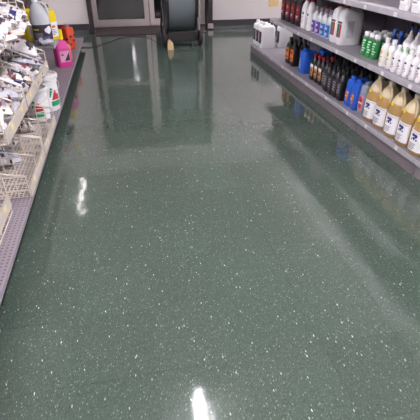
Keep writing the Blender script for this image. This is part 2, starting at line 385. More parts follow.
# ------------------------------------------------------------------ product prototypes (front = -y)
def fjug(name, w, d, h, body, capm, neck_y=-.25, cap_h=.03, bf=.80, capr=None):
    """slim handled jug: narrow labelled front, wide sides, spout towards the front, bridge handle behind it"""
    r = empty(name); hx, hy = w / 2, d / 2; hb = h * bf; ny = neck_y * d; e = 5
    secs = [(0, 0, 0, hx*.93, hy*.95, e), (.008, 0, 0, hx, hy, e), (hb*.5, 0, 0, hx, hy, e), (hb*.94, 0, 0, hx, hy, e),
            (hb + .012, 0, -.01*d, hx*.96, hy*.93, 4), (hb + (h - cap_h - hb)*.45, 0, ny*.5, hx*.84, hy*.70, 3.2), (hb + (h - cap_h - hb)*.75, 0, ny*.9, hx*.6, hy*.36, 2.4),
            (h - cap_h - .008, 0, ny, min(.02, hx*.5), min(.02, hx*.5), 2), (h - cap_h + .01, 0, ny, min(.019, hx*.48), min(.019, hx*.48), 2)]
    b = MB().loft(secs).out('body', body, r, 50)
    cr = capr or min(.024, hx*.58)
    MB().lathe([(cr, h - cap_h), (cr, h - .004), (cr*.85, h)], 0, ny, 14).out('cap', capm, r, 40)
    y0 = ny + .015; y1 = hy * .80
    path = [(0, y0, h - cap_h - .012), (0, y0 + (y1-y0)*.3, h - cap_h - .002), (0, y0 + (y1-y0)*.7, h - cap_h - .012), (0, y1 - .005, hb + h*.07), (0, y1, hb - .01)]
    MB().tube(path, hx*.30, 8, ry=.010).out('handle', body, r, 60)
    sk = Skin(hx, hy, e)
    return r, b, sk, hb
def lab(r, sk, u0, u1, z0, z1, m, prints=(), off=.0022, name='label'):
    mb = MB(); sk.patch(mb, u0, u1, z0, z1, off); l = mb.out(name, m, r)
    for pm, shapes in prints:
        q = MB()
        for s in shapes: sk.poly(q, s, off + .0009)
        q.out('print', pm, l)
    return l
def rect(u0, u1, z0, z1): return [(u0, z0), (u1, z0), (u1, z1), (u0, z1)]
def lines(u0, u1, z0, z1, n, seed=1):
    rnd = random.Random(seed); o = []
    for i in range(n):
        z = z0 + (z1 - z0) * (i + .5) / n; t = (z1 - z0) / n * .25
        o.append(rect(u0, u0 + (u1 - u0) * rnd.uniform(.6, 1), z - t, z + t))
    return o
BLUE = mat('blue_plastic', '#2a60c6', .35, noise=.05); GREYP = mat('grey_plastic', '#8d95a6', .35); NAVY = mat('navy_print', '#2a2a72', .5)
ORANGE = mat('orange_print', '#d5722a', .5); REDPR = mat('red_print', '#b53042', .5); GREENPR = mat('green_print', '#2f6b45', .5)
GOLD = mat('gold_print', '#c08a55', .45); PURPLE = mat('purple_print', '#5d3f95', .5); SKYB = mat('sky_blue_print', '#2f6fc0', .5); YEL = mat('yellow_plastic', '#f2d50c', .4, noise=.03)
CLEAR = mat('clear_plastic', '#e2e4e9', .25, trans=.2, noise=.02)

# white jugs with dark labels
r, b, sk, hb = fjug('white_jug', .115, .20, .305, WHITE, WHITE)
lab(r, sk, -.05, .05, .06, .20, DKPR, [(GREYPR, lines(-.035, .035, .08, .18, 5)), (REDPR, [blob(0, .17, .02, .012)])]); JWHITE = Proto(r)
# plain blue jug
r, b, sk, hb = fjug('blue_jug', .13, .16, .245, BLUE, BLUE, bf=.83, cap_h=.022)
q = MB(); rnd = random.Random(4)
for i in range(5): sk.poly(q, blob(-.012 + .005 * math.sin(i*2), .055 + i * .022, .011, .009, 7, .4, i), .0015)
q.out('print', PAPER, r); JBLUE = Proto(r)
# blue jug, orange emblem
r, b, sk, hb = fjug('blue_jug', .088, .16, .24, BLUE, BLUE, bf=.84, cap_h=.02)
lab(r, sk, -.034, .034, .035, .135, BLUE, [(ORANGE, [blob(0, .10, .024, .026, 9, .3, 2)]), (ORANGE, [blob(.004, .058, .022, .012, 8, .3, 3)]), (PAPER, [blob(-.01, .082, .014, .006), blob(.012, .115, .008, .008)])]); JBLUO = Proto(r)
# grey jug, red label
r, b, sk, hb = fjug('grey_jug', .09, .165, .245, GREYP, GREYP, bf=.84, cap_h=.02)
lab(r, sk, -.038, .038, .03, .145, mat('pinkish_label', '#c98a98', .5), [(REDPR, [blob(0, .11, .026, .022, 9, .3, 6)]), (REDPR, [blob(.003, .06, .024, .02, 9, .3, 7)]), (PAPER, [blob(0, .085, .03, .006)])])
sk2 = MB(); sk.patch(sk2, .085, .16, .05, .15, .002); sk2.out('side_label', mat('pale_grey_label', '#b8bcc8', .5), r); JGREY = Proto(r)
# white jug red cap green/red label
r, b, sk, hb = fjug('white_jug', .105, .195, .315, WHITE, RED, bf=.76)
lab(r, sk, -.042, .042, .05, .20, PAPER, [(GREENPR, [rect(-.034, .006, .06, .165)]), (REDPR, [rect(.008, .036, .06, .165)]), (DKPR, [rect(-.034, .036, .17, .185)])])
sk2 = MB(); sk.patch(sk2, .082, .145, .06, .19, .0018); sk2.out('side_label', mat('pale_side_label', '#c5c4cc', .5), r); JRED = Proto(r)
# black jug red label
r, b, sk, hb = fjug('black_jug', .125, .19, .30, BLACK, BLACK)
lab(r, sk, -.05, .05, .05, .20, mat('maroon_label', '#7c2434', .5), [(PAPER, lines(-.03, .03, .07, .10, 2)), (ORANGE, [blob(0, .155, .02, .014)])]); JBLACK = Proto(r)

def oil(name, w, d, h, body, capm, lm, prints, lz=(.25, .62)):
    r = empty(name); hx, hy = w/2, d/2; e = 4.5; hb = h * .68
    MB().loft([(0, 0, 0, hx*.92, hy*.92, e), (.006, 0, 0, hx, hy, e), (hb*.95, 0, 0, hx, hy, e), (hb + h*.04, 0, 0, hx*.9, hy*.9, 4),
               (hb + h*.12, 0, 0, hx*.55, hy*.6, 3), (h*.87, 0, 0, .016, .016, 2), (h*.9, 0, 0, .016, .016, 2)]).out('body', body, r, 50)
    MB().lathe([(.019, h*.875), (.019, h - .003), (.016, h)], 0, 0, 12).out('cap', capm, r, 40)
    sk = Skin(hx, hy, e); lab(r, sk, -hx*.82, hx*.82, h*lz[0]-.02, h*lz[1], lm, prints(sk, hx, h)); return Proto(r)
OORG = oil('oil_bottle', .105, .075, .28, BLACK, BLACK, ORANGE, lambda sk, hx, h: [(DKPR, [blob(0, h*.5, hx*.5, .014), rect(-hx*.5, hx*.5, h*.24, h*.30)]), (GOLD, [blob(0, h*.36, hx*.45, .012)])])
OGLD = oil('oil_bottle', .085, .065, .25, BLACK, RED, GOLD, lambda sk, hx, h: [(PAPER, [rect(-hx*.75, hx*.75, h*.5, h*.61)]), (DKPR, [blob(0, h*.38, hx*.45, .014), rect(-hx*.6, hx*.6, h*.2, h*.25)])])
OBLK = oil('oil_bottle', .085, .065, .25, BLACK, BLACK, mat('charcoal_label', '#3f3b40', .5), lambda sk, hx, h: [(GREYPR, lines(-hx*.55, hx*.6, h*.22, h*.56, 4, 5))])

# honey-coloured gallon jug
HONEY = mat('honey_liquid_plastic', '#b4905c', .28, noise=.05, nscale=8, sss=.15); HPALE = mat('pale_honey_plastic', '#c9b793', .3, noise=.04, sss=.1)
def gallon(name, bodym, topm, capm):
    r = empty(name); R_ = .076; e = 2.7; h = .335
    MB().loft([(0, 0, 0, R_*.92, R_*.92, e), (.007, 0, 0, R_, R_, e), (.17, 0, 0, R_, R_, e), (.20, 0, 0, R_*.97, R_*.97, 2.5), (.23, 0, 0, R_*.91, R_*.91, 2.3)], 28).out('body', bodym, r, 50)
    MB().loft([(.2302, 0, 0, R_*.91, R_*.91, 2.3), (.258, -.003, 0, R_*.78, R_*.80, 2.1), (.282, -.008, 0, R_*.58, R_*.60, 2), (.300, -.011, 0, R_*.36, R_*.36, 2), (.306, -.012, 0, .021, .021, 2), (.318, -.012, 0, .021, .021, 2)], 28).out('shoulder', topm, r, 50)
    MB().lathe([(.024, .308), (.024, h - .004), (.021, h)], -.012, 0, 16).out('cap', capm, r, 40)
    path = [(.004, -.016, .30), (.030, -.030, .308), (.056, -.038, .290), (.070, -.040, .25), (.064, -.034, .205)]
    MB().tube(path, [.012, .011, .011, .011, .012], 8).out('handle', topm, r, 60)
    return r, Skin(R_, R_, e), R_
def honey():
    r, sk, R_ = gallon('honey_jug', HONEY, HPALE, mat('tan_cap', '#cfc3ab', .45))
    em = [blob(-.012, .128, .016, .010, 9, .35, 11), blob(.014, .126, .013, .012, 9, .35, 12), blob(0, .108, .012, .012, 9, .35, 13), blob(-.02, .10, .007, .006, 7, .3, 14), blob(.022, .102, .006, .007, 7, .3, 15)]
    l = lab(r, sk, -.072, .072, .028, .158, PAPER, [(NAVY, em), (GREYPR, lines(-.05, .04, .035, .078, 4, 3)), (GREYPR, [rect(-.06, .06, .146, .149)])])
    q = MB(); sk3 = Skin(R_*.92, R_*.92, 2.4); sk3.poly(q, blob(-.008, .228, .015, .013, 10, .12, 2), .0055); q.out('sticker', YEL, r)
    return Proto(r)
HON = honey()

# round flip-top bottle, pointed nozzle bottle, slim white bottle, clear bottle, aerosol can
def rbottle(name, rad, h, body, top, lm, prints, nozzle=None, tip=None, lz=(.1, .6)):
    r = empty(name); hb = h * .66
    MB().lathe([(rad*.9, 0), (rad, .006), (rad, hb), (rad*.93, hb + h*.05), (rad*.6, hb + h*.12), (.014, hb + h*.17), (.014, h*.86)], 0, 0, 18).out('body', body, r, 45)
    if nozzle:
        MB().lathe([(.017, h*.845), (.017, h*.87), (.010, h*.90), (.005, h)], 0, 0, 12).out('nozzle', top, r, 40)
        MB().lathe([(.0065, h*.985), (.0065, h*1.06), (.004, h*1.08)], 0, 0, 10).out('tip', tip, r, 40)
    else: MB().lathe([(.018, h*.845), (.018, h*.98), (.014, h)], 0, 0, 14).out('cap', top, r, 40)
    if lm: lab(r, Skin(rad, rad, 2), -rad*1.25, rad*1.25, h*lz[0], h*lz[1], lm, prints)
    return Proto(r)
LOGO = [(DKPR, [blob(0, .115, .018, .010, 9, .3, 3)]), (GREYPR, lines(-.02, .02, .03, .095, 5, 8)), (REDPR, [rect(-.018, .016, .062, .068)])]
FLIP = rbottle('white_bottle', .037, .225, WHITE, WHITE, PAPER, LOGO)
FLIPY = rbottle('white_bottle', .036, .215, WHITE, WHITE, mat('cream_label', '#e6e3d8', .5), [(mat('yellow_print', '#cdb75a', .5), [blob(0, .11, .016, .014, 9, .3, 4)]), (GREYPR, lines(-.02, .02, .03, .08, 4, 9))])
LEAF = mat('leaf_green_print', '#57b04a', .5)
NOZB = rbottle('nozzle_bottle', .036, .255, WHITE, WHITE, PAPER, [(LEAF, [blob(-.01, .135, .012, .018, 8, .4, 5), blob(.014, .125, .012, .014, 8, .4, 6), blob(.0, .11, .014, .01, 8, .4, 7)])], True, BLUE, (.1, .62))
NOZR = rbottle('nozzle_bottle', .036, .255, WHITE, WHITE, PAPER, [(REDPR, [blob(0, .12, .018, .012, 8, .3, 8)])], True, RED, (.1, .62))
DARKB = rbottle('dark_capped_bottle', .034, .24, mat('smoke_plastic', '#3b3840', .3), BLACK, DKPR, [(GREYPR, lines(-.02, .02, .05, .12, 3))])
BLUEC = rbottle('blue_capped_bottle', .036, .25, mat('navy_plastic', '#2b3d78', .3), BLUE, PAPER, [(NAVY, [blob(0, .1, .02, .014)])])
def slim():
    r = empty('slim_white_bottle'); e = 3.5; hx, hy, h = .05, .036, .29
    MB().loft([(0, 0, 0, hx*.92, hy*.92, e), (.006, 0, 0, hx, hy, e), (.19, 0, 0, hx, hy, e), (.215, 0, 0, hx*.9, hy*.92, 3), (.245, 0, 0, hx*.5, hy*.6, 2.5), (.26, 0, 0, .017, .017, 2), (.27, 0, 0, .017, .017, 2)]).out('body', WHITE, r, 50)
    MB().lathe([(.021, .258), (.021, h - .003), (.018, h)], 0, 0, 14).out('cap', RED, r, 40)
    lab(r, Skin(hx, hy, e), -.04, .04, .03, .18, PAPER, [(DKPR, [blob(.004, .145, .018, .014)]), (GREYPR, lines(-.03, .028, .045, .115, 6, 4))]); return Proto(r)
SLIM = slim()
def clear(lm, col):
    r = empty('clear_bottle'); e = 3; hx, hy, h = .044, .036, .235
    MB().loft([(0, 0, 0, hx*.92, hy*.92, e), (.006, 0, 0, hx, hy, e), (.14, 0, 0, hx, hy, e), (.165, 0, 0, hx*.86, hy*.9, 2.6), (.19, 0, 0, .018, .018, 2), (.205, 0, 0, .018, .018, 2)]).out('body', CLEAR, r, 50)
    MB().lathe([(.02, .198), (.02, h - .003), (.017, h)], 0, 0, 14).out('cap', col, r, 40)
    lab(r, Skin(hx, hy, e), -.042, .042, .012, .115, lm, [(PAPER, [blob(-.005, .085, .02, .009, 9, .3, 1)] + lines(-.03, .025, .02, .05, 3)), (DKPR, [rect(-.03, .03, .056, .066)])]); return Proto(r)
GCAP = mat('grey_cap', '#8a858d', .4); PCAP = mat('pinkish_cap', '#8d4653', .4)
CPUR = clear(PURPLE, GCAP); CBLU = clear(SKYB, GCAP); CBACK = clear(mat('mauve_label', '#8d6d83', .5), PCAP)
def can():
    r = empty('aerosol_can'); R_ = .0295; h = .18
    MB().lathe([(R_*.94, 0), (R_, .004), (R_, .135), (R_*.98, .138)], 0, 0, 18).out('body', mat('can_green', '#2c8a47', .3, noise=.08), r, 40)
    MB().lathe([(R_*.98, .138), (R_*1.03, .14), (R_*1.03, .145), (R_*.8, .15)], 0, 0, 18).out('rim', mat('can_metal', '#b9b9bd', .3, metal=.9), r, 40)
    MB().lathe([(R_*.82, .148), (R_*.82, h - .006), (R_*.7, h)], 0, 0, 16).out('cap', WHITE, r, 40)
    sk = Skin(R_, R_, 2); q = MB()
    for i in range(6): sk.poly(q, blob(random.uniform(-.02, .02), .02 + .019 * i, .014, .006, 8, .4, i), .0015)
    q.out('print', mat('pale_green_print', '#bfe0c4', .5), r); return Proto(r)
CAN = can()

# ------------------------------------------------------------------ right run, products on the base deck
RZ = -PI / 2
def rput(pr, xf, y, z, lab_, cat, grp, dep, sc=1.0, jit=.06):
    return pr.put(XR + xf + dep / 2, y, z, RZ + random.uniform(-jit, jit), lab_, cat, grp, sc)
for i, y in enumerate((5.73, 5.60, 5.47)):
    rput(JWHITE, .02, y + .03, ZD, 'white dark-labelled jug on the low deck, %s of three from the far end' % ORD[i], 'jug', 'white jugs at the far end of the low deck', .2, jit=.02)
rput(JWHITE, .26, 5.49, ZD, 'white handled jug with dark label standing behind the three front white jugs', 'jug', 'white jugs at the far end of the low deck', .2, jit=.02)
for i, y in enumerate((4.63, 4.49)):
    rput(OORG, .08, y, ZD, 'black bottle with orange label on the low deck, %s the blue jugs' % ['farther from', 'nearer to'][i], 'bottle', 'black bottles with orange labels', .075)
    rput(OORG, .19, y, ZD, 'black bottle with orange label in the second row, behind the %s one' % ['farther', 'nearer'][i], 'bottle', 'black bottles with orange labels', .075)
rput(JBLUE, .07, 4.19, ZD, 'plain blue jug with white lettering at the front of the low deck', 'jug', 'plain blue jugs', .16)
rput(JBLUE, .26, 4.17, ZD, 'plain blue jug standing behind the blue jug with white lettering', 'jug', 'plain blue jugs', .16)
rows = [('front', .075), ('second', .16), ('third', .245), ('fourth', .33)]
for j, (rn, xf) in enumerate(rows[:2]):
    for i in range(4):
        red = i in ((0, 1, 2), (2,))[j]
        rput(OGLD if red else OBLK, xf, 3.92 - .095 * i, ZD, ('black bottle with red cap and gold label, %s in the %s row' if red else 'all-black oil bottle among the red-capped bottles, %s in the %s row') % (ORD[i], rn), 'bottle', 'red capped black bottles' if red else 'black oil bottles', .065)
for rn, xf in rows[2:]:
    for i in range(4):
        rput(OBLK, xf, 3.92 - .095 * i, ZD, 'all-black oil bottle behind the red-capped bottles, %s in the %s row' % (ORD[i], rn), 'bottle', 'black oil bottles', .065)
for rn, xf in rows:
    for i in range(4):
        rput(OBLK, xf - .03, 3.535 - .092 * i, ZD, 'all-black oil bottle, %s from the red-capped bottles in the %s row' % (ORD[i], rn), 'bottle', 'black oil bottles', .065)
for i in range(6):
    rput(OBLK, .41, 3.13 - .095 * i, ZD, 'all-black oil bottle at the back behind the jugs, %s from far end' % ORD[i], 'bottle', 'black oil bottles', .065)
for i, y in enumerate((3.105, 3.01)):
    rput(JBLUO, .05, y, ZD, 'small blue jug with orange emblem, %s' % ['next to the black oil bottles', 'next to the grey jug'][i], 'jug', 'blue jugs with orange emblems', .15, jit=.03)
rput(JGREY, .065, 2.91, ZD, 'blue-grey jug with red label between blue jug and honey jugs', 'jug', 'grey jugs', .16, jit=.03)
rput(JGREY, .238, 2.91, ZD, 'blue-grey jug partly hidden behind the front grey jug', 'jug', 'grey jugs', .16, jit=.03)
HL = ['next to the grey jug', 'second from the grey jug', 'third from the grey jug', 'fourth from the grey jug', 'fifth from the grey jug', 'sixth from the grey jug', 'seventh from the grey jug']
for i, y in enumerate((2.755, 2.60, 2.44, 2.285, 2.13, 1.975, 1.82)):
    rput(HON, .035 - .006 * min(i, 4), y, ZD, 'honey-coloured jug with white emblem label, ' + HL[i], 'jug', 'honey coloured jugs', .146, jit=.08)

# upper shelf
for i, y in enumerate((4.95, 4.80, 4.65, 4.50)):
    rput(JBLACK, .10, y, ZU, 'black jug with dark red label on the upper shelf, %s from the far end' % ORD[i], 'jug', 'black jugs on the upper shelf', .19, jit=.03)
for i, y in enumerate((4.345, 4.215)):
    rput(SLIM, .10, y, ZU, 'slim white bottle with red cap on the upper shelf, %s' % ['beside the black jugs', 'beside the purple-labelled bottles'][i], 'bottle', 'slim white bottles', .072)
for j, (rn, xf) in enumerate((('front', .10), ('second', .19))):
    for i, y in enumerate((4.08, 3.975, 3.87, 3.765)):
        pr = (CPUR if i < 2 else CBLU) if j == 0 else CBACK
        nm = ('clear bottle with %s label in the front row, %s the white jugs' % (['purple', 'purple', 'blue', 'blue'][i], ['farthest from', 'third from', 'second from', 'right beside'][i])) if j == 0 else \
             'clear bottle with dark pink cap, %s in the row behind purple and blue labels' % ORD[i]
        rput(pr, xf, y, ZU, nm, 'bottle', 'clear bottles on the upper shelf', .072)
for i, y in enumerate((3.61, 3.485)):
    rput(JRED, .08, y, ZU, 'large white jug with red cap and green-red label, %s' % ['beside the clear bottles', 'beside the green cans'][i], 'jug', 'white jugs with red caps', .195, jit=.02)
for j, (rn, xf) in enumerate((('front', .085), ('second', .155), ('third', .225))):
    for i, y in enumerate((3.08, 3.005, 2.93, 2.855)):
        if i == 3: continue
        rput(CAN, xf, y, ZU, 'green aerosol can with white cap, %s from the white jugs in the %s row' % (ORD[i], rn), 'can', 'green aerosol cans', .059, .95)
for i, y in enumerate((2.725, 2.645)):
    rput(FLIPY, .03, y, ZU, 'white bottle with yellowish label beside the green cans, %s' % ['nearest them', 'second from them'][i], 'bottle', 'white bottles on the upper shelf', .072, .88)
for i in range(9):
    rput(FLIP, .02, 2.565 - .068 * i, ZU, 'white bottle with dark logo at the shelf edge, %s in its row' % ORD[i], 'bottle', 'white bottles on the upper shelf', .074, .76)
for j, xf in enumerate((.105, .19)):
    for i in range(7):
        red = i in (2, 3, 6)
        rput(NOZR if red else NOZB, xf, 2.60 - .078 * i - .02 * j, ZU, 'white nozzle bottle with %s, %s in %s row behind white bottles' % ('red tip' if red else 'green leaves and blue tip', ORD[i], ORD[j]), 'bottle', 'pointed nozzle bottles', .072)
for i, y in enumerate((2.93, 2.85, 2.77)):
    rput(DARKB, .33, y, ZU, 'dark bottle with black cap at the back behind green cans, %s from the far end' % ORD[i], 'bottle', 'dark bottles behind the cans', .068)
for i, y in enumerate((2.845, 2.765)):
    rput(BLUEC, .15, y, ZU, 'blue-capped bottle between green cans and pointed-nozzle bottles, %s one' % ['farther', 'nearer'][i], 'bottle', 'blue capped bottles', .072, .88)
# top shelf
r, b, sk, hb = fjug('white_jug', .11, .17, .25, WHITE, WHITE); lab(r, sk, -.04, .04, .04, .15, PAPER, [(GREYPR, lines(-.03, .03, .05, .12, 4))]); JTOP = Proto(r)
for i, y in enumerate((4.35, 4.22, 4.09, 3.96, 3.55, 3.42, 2.63, 2.50, 2.37, 2.24, 2.10, 1.97, 1.84, 1.50, 1.37)):
    rput(JTOP, .05, y, ZT, 'white jug on the topmost right shelf, %s from the far end' % ORD[i], 'jug', 'white jugs on the top shelf', .17, jit=.03)

# ------------------------------------------------------------------ left run: wire baskets
WIRE = mat('basket_wire', '#ddd2c6', .4, metal=.1, noise=.06); RAIL = mat('basket_rail', '#cabfb4', .45, noise=.06)
def grid(mb, o, a, b, na, nb, r=.0022, corner=None):
    """wires over the quad o, o+a, o+b; corner(u) gives the b-length factor for sloping panels"""
    o, a, b = Vector(o), Vector(a), Vector(b)
    for i in range(na + 1):
        t = i / na; k = corner(t) if corner else 1
        mb.tube([o + a * t, o + a * t + b * k], r, 4)
    for j in range(nb + 1):
        s = j / nb
        if corner:
            ts = [t / 8 for t in range(9) if corner(t / 8) >= s - 1e-6]
            if len(ts) > 1: mb.tube([o + a * ts[0] + b * s, o + a * ts[-1] + b * s], r, 4)
        else: mb.tube([o + b * s, o + a + b * s], r, 4)
    if corner: mb.tube([o + a * (t / 8) + b * corner(t / 8) for t in range(9)], r * 1.5, 4)
def basket(xf, xb, y0, y1, z, hf, hbk, lb, fine=.021):
    r = empty('wire_basket', (xf, (y0 + y1) / 2, z)); tag(r, lb, 'basket', 'wire baskets on the left shelves')
    h = (y1 - y0) / 2 - .006; D = xf - xb
    m = MB(); grid(m, (-D, -h, .004), (D, 0, 0), (0, 2*h, 0), max(4, int(D / fine)), max(4, int(2*h / fine)), .0026); m.out('floor_grid', WIRE, r)
    m = MB(); grid(m, (0, -h, .004), (0, 2*h, 0), (0, 0, hf), max(4, int(2*h / .07)), 2); m.out('front_grid', WIRE, r)
    m = MB(); grid(m, (-D, -h, .004), (0, 2*h, 0), (0, 0, hbk), max(4, int(2*h / .07)), 4); m.out('back_grid', WIRE, r)
    sf = min(hbk, hf * 2.2)
    sl = lambda t: 1 - (1 - sf / hbk) * max(0, (t - .2) / .8)
    for s in ((-h, 0, h) if h < .3 else (-h, -h / 3, h / 3, h)):
        m = MB(); grid(m, (-D, s, .004), (D, 0, 0), (0, 0, hbk), 8, 5, .0034, corner=sl); m.out('side_grid', WIRE, r)
    MB().bbox(.003, .009, -h, h, max(0, hf - .06), hf + .008, .002).out('price_rail', RAIL, r)
    n = max(2, int(2*h / .19))
    for i in range(n):
        y = -h + 2*h * (i + .5) / n
        MB().box(.009, .0105, y - .025, y + .025, hf - .03, hf + .001).out('price_tag', TAGY, r)
    return r
basket(-.572, -1.04, 2.03, 2.55, ZD + .002, .055, .20, 'low wire basket on the deck, nearest and nearly empty')
basket(-.572, -1.04, 2.56, 3.14, ZD + .002, .055, .20, 'low wire basket on the deck next to the white buckets')
basket(-.64, -1.04, 1.45, 1.90, ZD + .002, .10, .24, 'small wire basket set back on the bare perforated deck')
basket(-.615, -1.04, 2.02, 2.58, .425, .06, .29, 'middle-tier wire basket of packets, nearer one')
basket(-.615, -1.04, 2.59, 3.55, .425, .06, .29, 'middle-tier wire basket of packets, above the buckets end')
basket(-.66, -1.04, 2.02, 2.58, .76, .07, .26, 'top-tier wire basket of packets, nearer one')
basket(-.66, -1.04, 2.59, 3.40, .76, .07, .26, 'top-tier wire basket of packets, farther one')

def bag_mat(name, col, inks, cut, scale):
    m = mat(name, col, .2, noise=.06, nscale=30, bump=.9); nt = m.node_tree; N = nt.nodes; L = nt.links; b = N['Principled BSDF']
    tc = N.new('ShaderNodeTexCoord'); oi = N.new('ShaderNodeObjectInfo')
    src = b.inputs['Base Color'].links[0].from_socket
    for q, (ink, rot) in enumerate(zip(inks, (.3, -.5, 1.2))):
        mp = N.new('ShaderNodeMapping'); mp.inputs['Scale'].default_value = (scale * 1.6, scale * .42, scale); mp.inputs['Rotation'].default_value = (0, 0, rot); mp.inputs['Location'].default_value = (q * 7.3, q * 3.1, 0)
        L.new(tc.outputs['Object'], mp.inputs['Vector'])
        ad = N.new('ShaderNodeVectorMath'); ad.operation = 'MULTIPLY_ADD'; ad.inputs[1].default_value = (9, 9, 9); L.new(oi.outputs['Location'], ad.inputs[0]); L.new(mp.outputs[0], ad.inputs[2])
        n = N.new('ShaderNodeTexNoise'); n.inputs['Scale'].default_value = 1; n.inputs['Detail'].default_value = 3; L.new(ad.outputs[0], n.inputs['Vector'])
        rp = N.new('ShaderNodeMapRange'); rp.inputs['From Min'].default_value = cut; rp.inputs['From Max'].default_value = cut + .03; L.new(n.outputs['Fac'], rp.inputs['Value'])
        mx = N.new('ShaderNodeMix'); mx.data_type = 'RGBA'; L.new(src, mx.inputs[6]); mx.inputs[7].default_value = lin(ink); L.new(rp.outputs[0], mx.inputs[0]); src = mx.outputs[2]
    L.new(src, b.inputs['Base Color'])
    return m
BAG = [bag_mat('bag_white', '#e4e0e2', ('#94404c', '#4a4854', '#a9a6b0'), .595, 11), bag_mat('bag_grey', '#c4c4cc', ('#8c4a58', '#3a383e', '#e8e6ea'), .595, 12), bag_mat('bag_cream', '#dcd2c6', ('#84505a', '#55515a', '#f4f0f0'), .57, 13)]
PRN = [REDPR, DKPR, mat('slate_print', '#525a78', .4), mat('maroon_print', '#7e3a44', .4), NAVY]
def pillow(L, W, T, bm_, pm, seed, kind):
    rnd = random.Random(seed); r = empty('rag_packet'); n = 12; ph = [rnd.uniform(0, 6.3) for _ in range(6)]
    def surf(u, v, s, off=0):                                # u,v in -1..1
        k = max(0, (1 - abs(u) ** 3) * (1 - abs(v) ** 3)) ** .45
        wr = .10 * T * (math.sin(u * 5 + ph[0] + 2 * v) + math.sin(v * 7 + ph[1] - u * 3) + .7 * math.sin(u * 11 + ph[2]) * math.sin(v * 9 + ph[3]))
        x = u * L / 2 * (1 - .06 * math.cos(v * 2 + ph[4])); y = v * W / 2 * (1 - .08 * math.sin(u * 3 + ph[5]))
        z = T / 2 + s * (k * T / 2 + (wr * k if s > 0 else 0)) + off
        return (x, y, max(z, .0))
    v = []; f = []
    for s in (1, -1):
        for i in range(n + 1):
            for j in range(n + 1): v.append(surf(-1 + 2*i/n, -1 + 2*j/n, s))
    q = (n + 1) ** 2
    for b0 in (0, q):
        for i in range(n):
            for j in range(n):
                a = b0 + i*(n+1) + j; f.append((a, a+1, a+n+2, a+n+1))
    rim = [(i, 0) for i in range(n)] + [(n, j) for j in range(n)] + [(i, n) for i in range(n, 0, -1)] + [(0, j) for j in range(n, 0, -1)]
    for a, b in zip(rim, rim[1:] + rim[:1]):
        ia, ib = a[0]*(n+1)+a[1], b[0]*(n+1)+b[1]; f.append((ia, ib, ib + q, ia + q))
    obj('wrapper', v, f, bm_, r, 60)
    def strip(u0, u1, v0, v1, m):
        vv = []; ff = []; k = 8
        for i in range(k + 1):
            for j in range(k + 1): vv.append(surf(u0 + (u1-u0)*i/k, v0 + (v1-v0)*j/k, 1, .0025))
        for i in range(k):
            for j in range(k):
                a = i*(k+1)+j; ff.append((a, a+1, a+k+2, a+k+1))
        obj('print', vv, ff, m, r, 60)
    if kind == 0: strip(-.75, -.25, -.85, .85, pm); strip(0, .12, -.8, .6, DKPR)
    elif kind == 1: strip(-.3, .35, -.7, .2, pm); strip(.5, .7, -.6, .7, GREYPR)
    elif kind == 2: strip(-.8, .8, .25, .5, pm); strip(-.6, .2, -.5, -.3, DKPR)
    else: strip(.3, .7, -.8, .8, pm)
    return Proto(r)
def bag(x, y, z, L, W, T, ci, pi_, kind, rot, label):
    p = pillow(L, W, T, BAG[ci], PRN[pi_], int(1000 * (x + y + z + L)) % 997, kind)
    o = p.put(x, y, z, rot[2], label, 'packet', 'plastic packets in the wire baskets'); o.rotation_euler = rot
    return o
cn = ['white', 'silvery grey', 'cream']; pn = ['red', 'black', 'slate blue', 'maroon', 'navy']
k = 0
def fill(name, zf, y0, y1, cols, seed):
    rnd = random.Random(seed); n = max(3, int((y1 - y0) / .17))
    for lv, (zz, ln) in enumerate(((.010, 'bottom layer'), (.075, 'top layer'))):
        for row, xx in ((0, -.725), (1, -.92)):
            for i in range(n):
                c, p, kd = cols[rnd.randrange(len(cols))]
                y = y0 + (y1 - y0) * (i + .5) / n
                bag(xx + rnd.uniform(-.012, .012), y + rnd.uniform(-.01, .01), zf + zz, .20, .165, .062, c, p, kd,
                    (rnd.uniform(-.22, .22), rnd.uniform(.1, .32), rnd.uniform(-.35, .35)),
                    '%s packet, %s print, %s, %s %s row, %s' % (cn[c], pn[p], name, ORD[i], ['front', 'back'][row], ln))
CL = [(0, 1, 0), (1, 2, 1), (0, 0, 2), (0, 3, 3), (2, 1, 1), (0, 2, 0), (1, 3, 2), (0, 4, 3)]
fill('near middle-tier basket', .435, 2.04, 2.56, CL, 1)
fill('far middle-tier basket', .435, 2.61, 3.53, CL, 2)
fill('near top-tier basket', .77, 2.04, 2.56, CL, 3)
fill('far top-tier basket', .77, 2.61, 3.38, CL, 4)
bag(-.76, 3.36, .575, .22, .18, .10, 0, 1, 3, (.05, .35, .15), 'puffy white plastic packet bulging over the middle basket towards the jugs')
bag(-.715, 4.29, .472, .14, .11, .055, 1, 2, 1, (.0, .0, .3), 'silvery packet on the left upper shelf in front of the clear jug')
bag(-.84, 2.46, ZD + .02, .26, .2, .07, 1, 2, 1, (0, .1, .4), 'silvery grey packet alone in the nearly empty low basket')
bag(-.86, 2.70, ZD + .02, .2, .17, .07, 0, 1, 2, (.1, .12, -.2), 'white packet in the low basket beside the buckets, nearer one')
bag(-.80, 2.97, ZD + .02, .2, .18, .07, 2, 3, 1, (-.05, .12, .3), 'cream packet in the low basket beside the buckets, farther one')

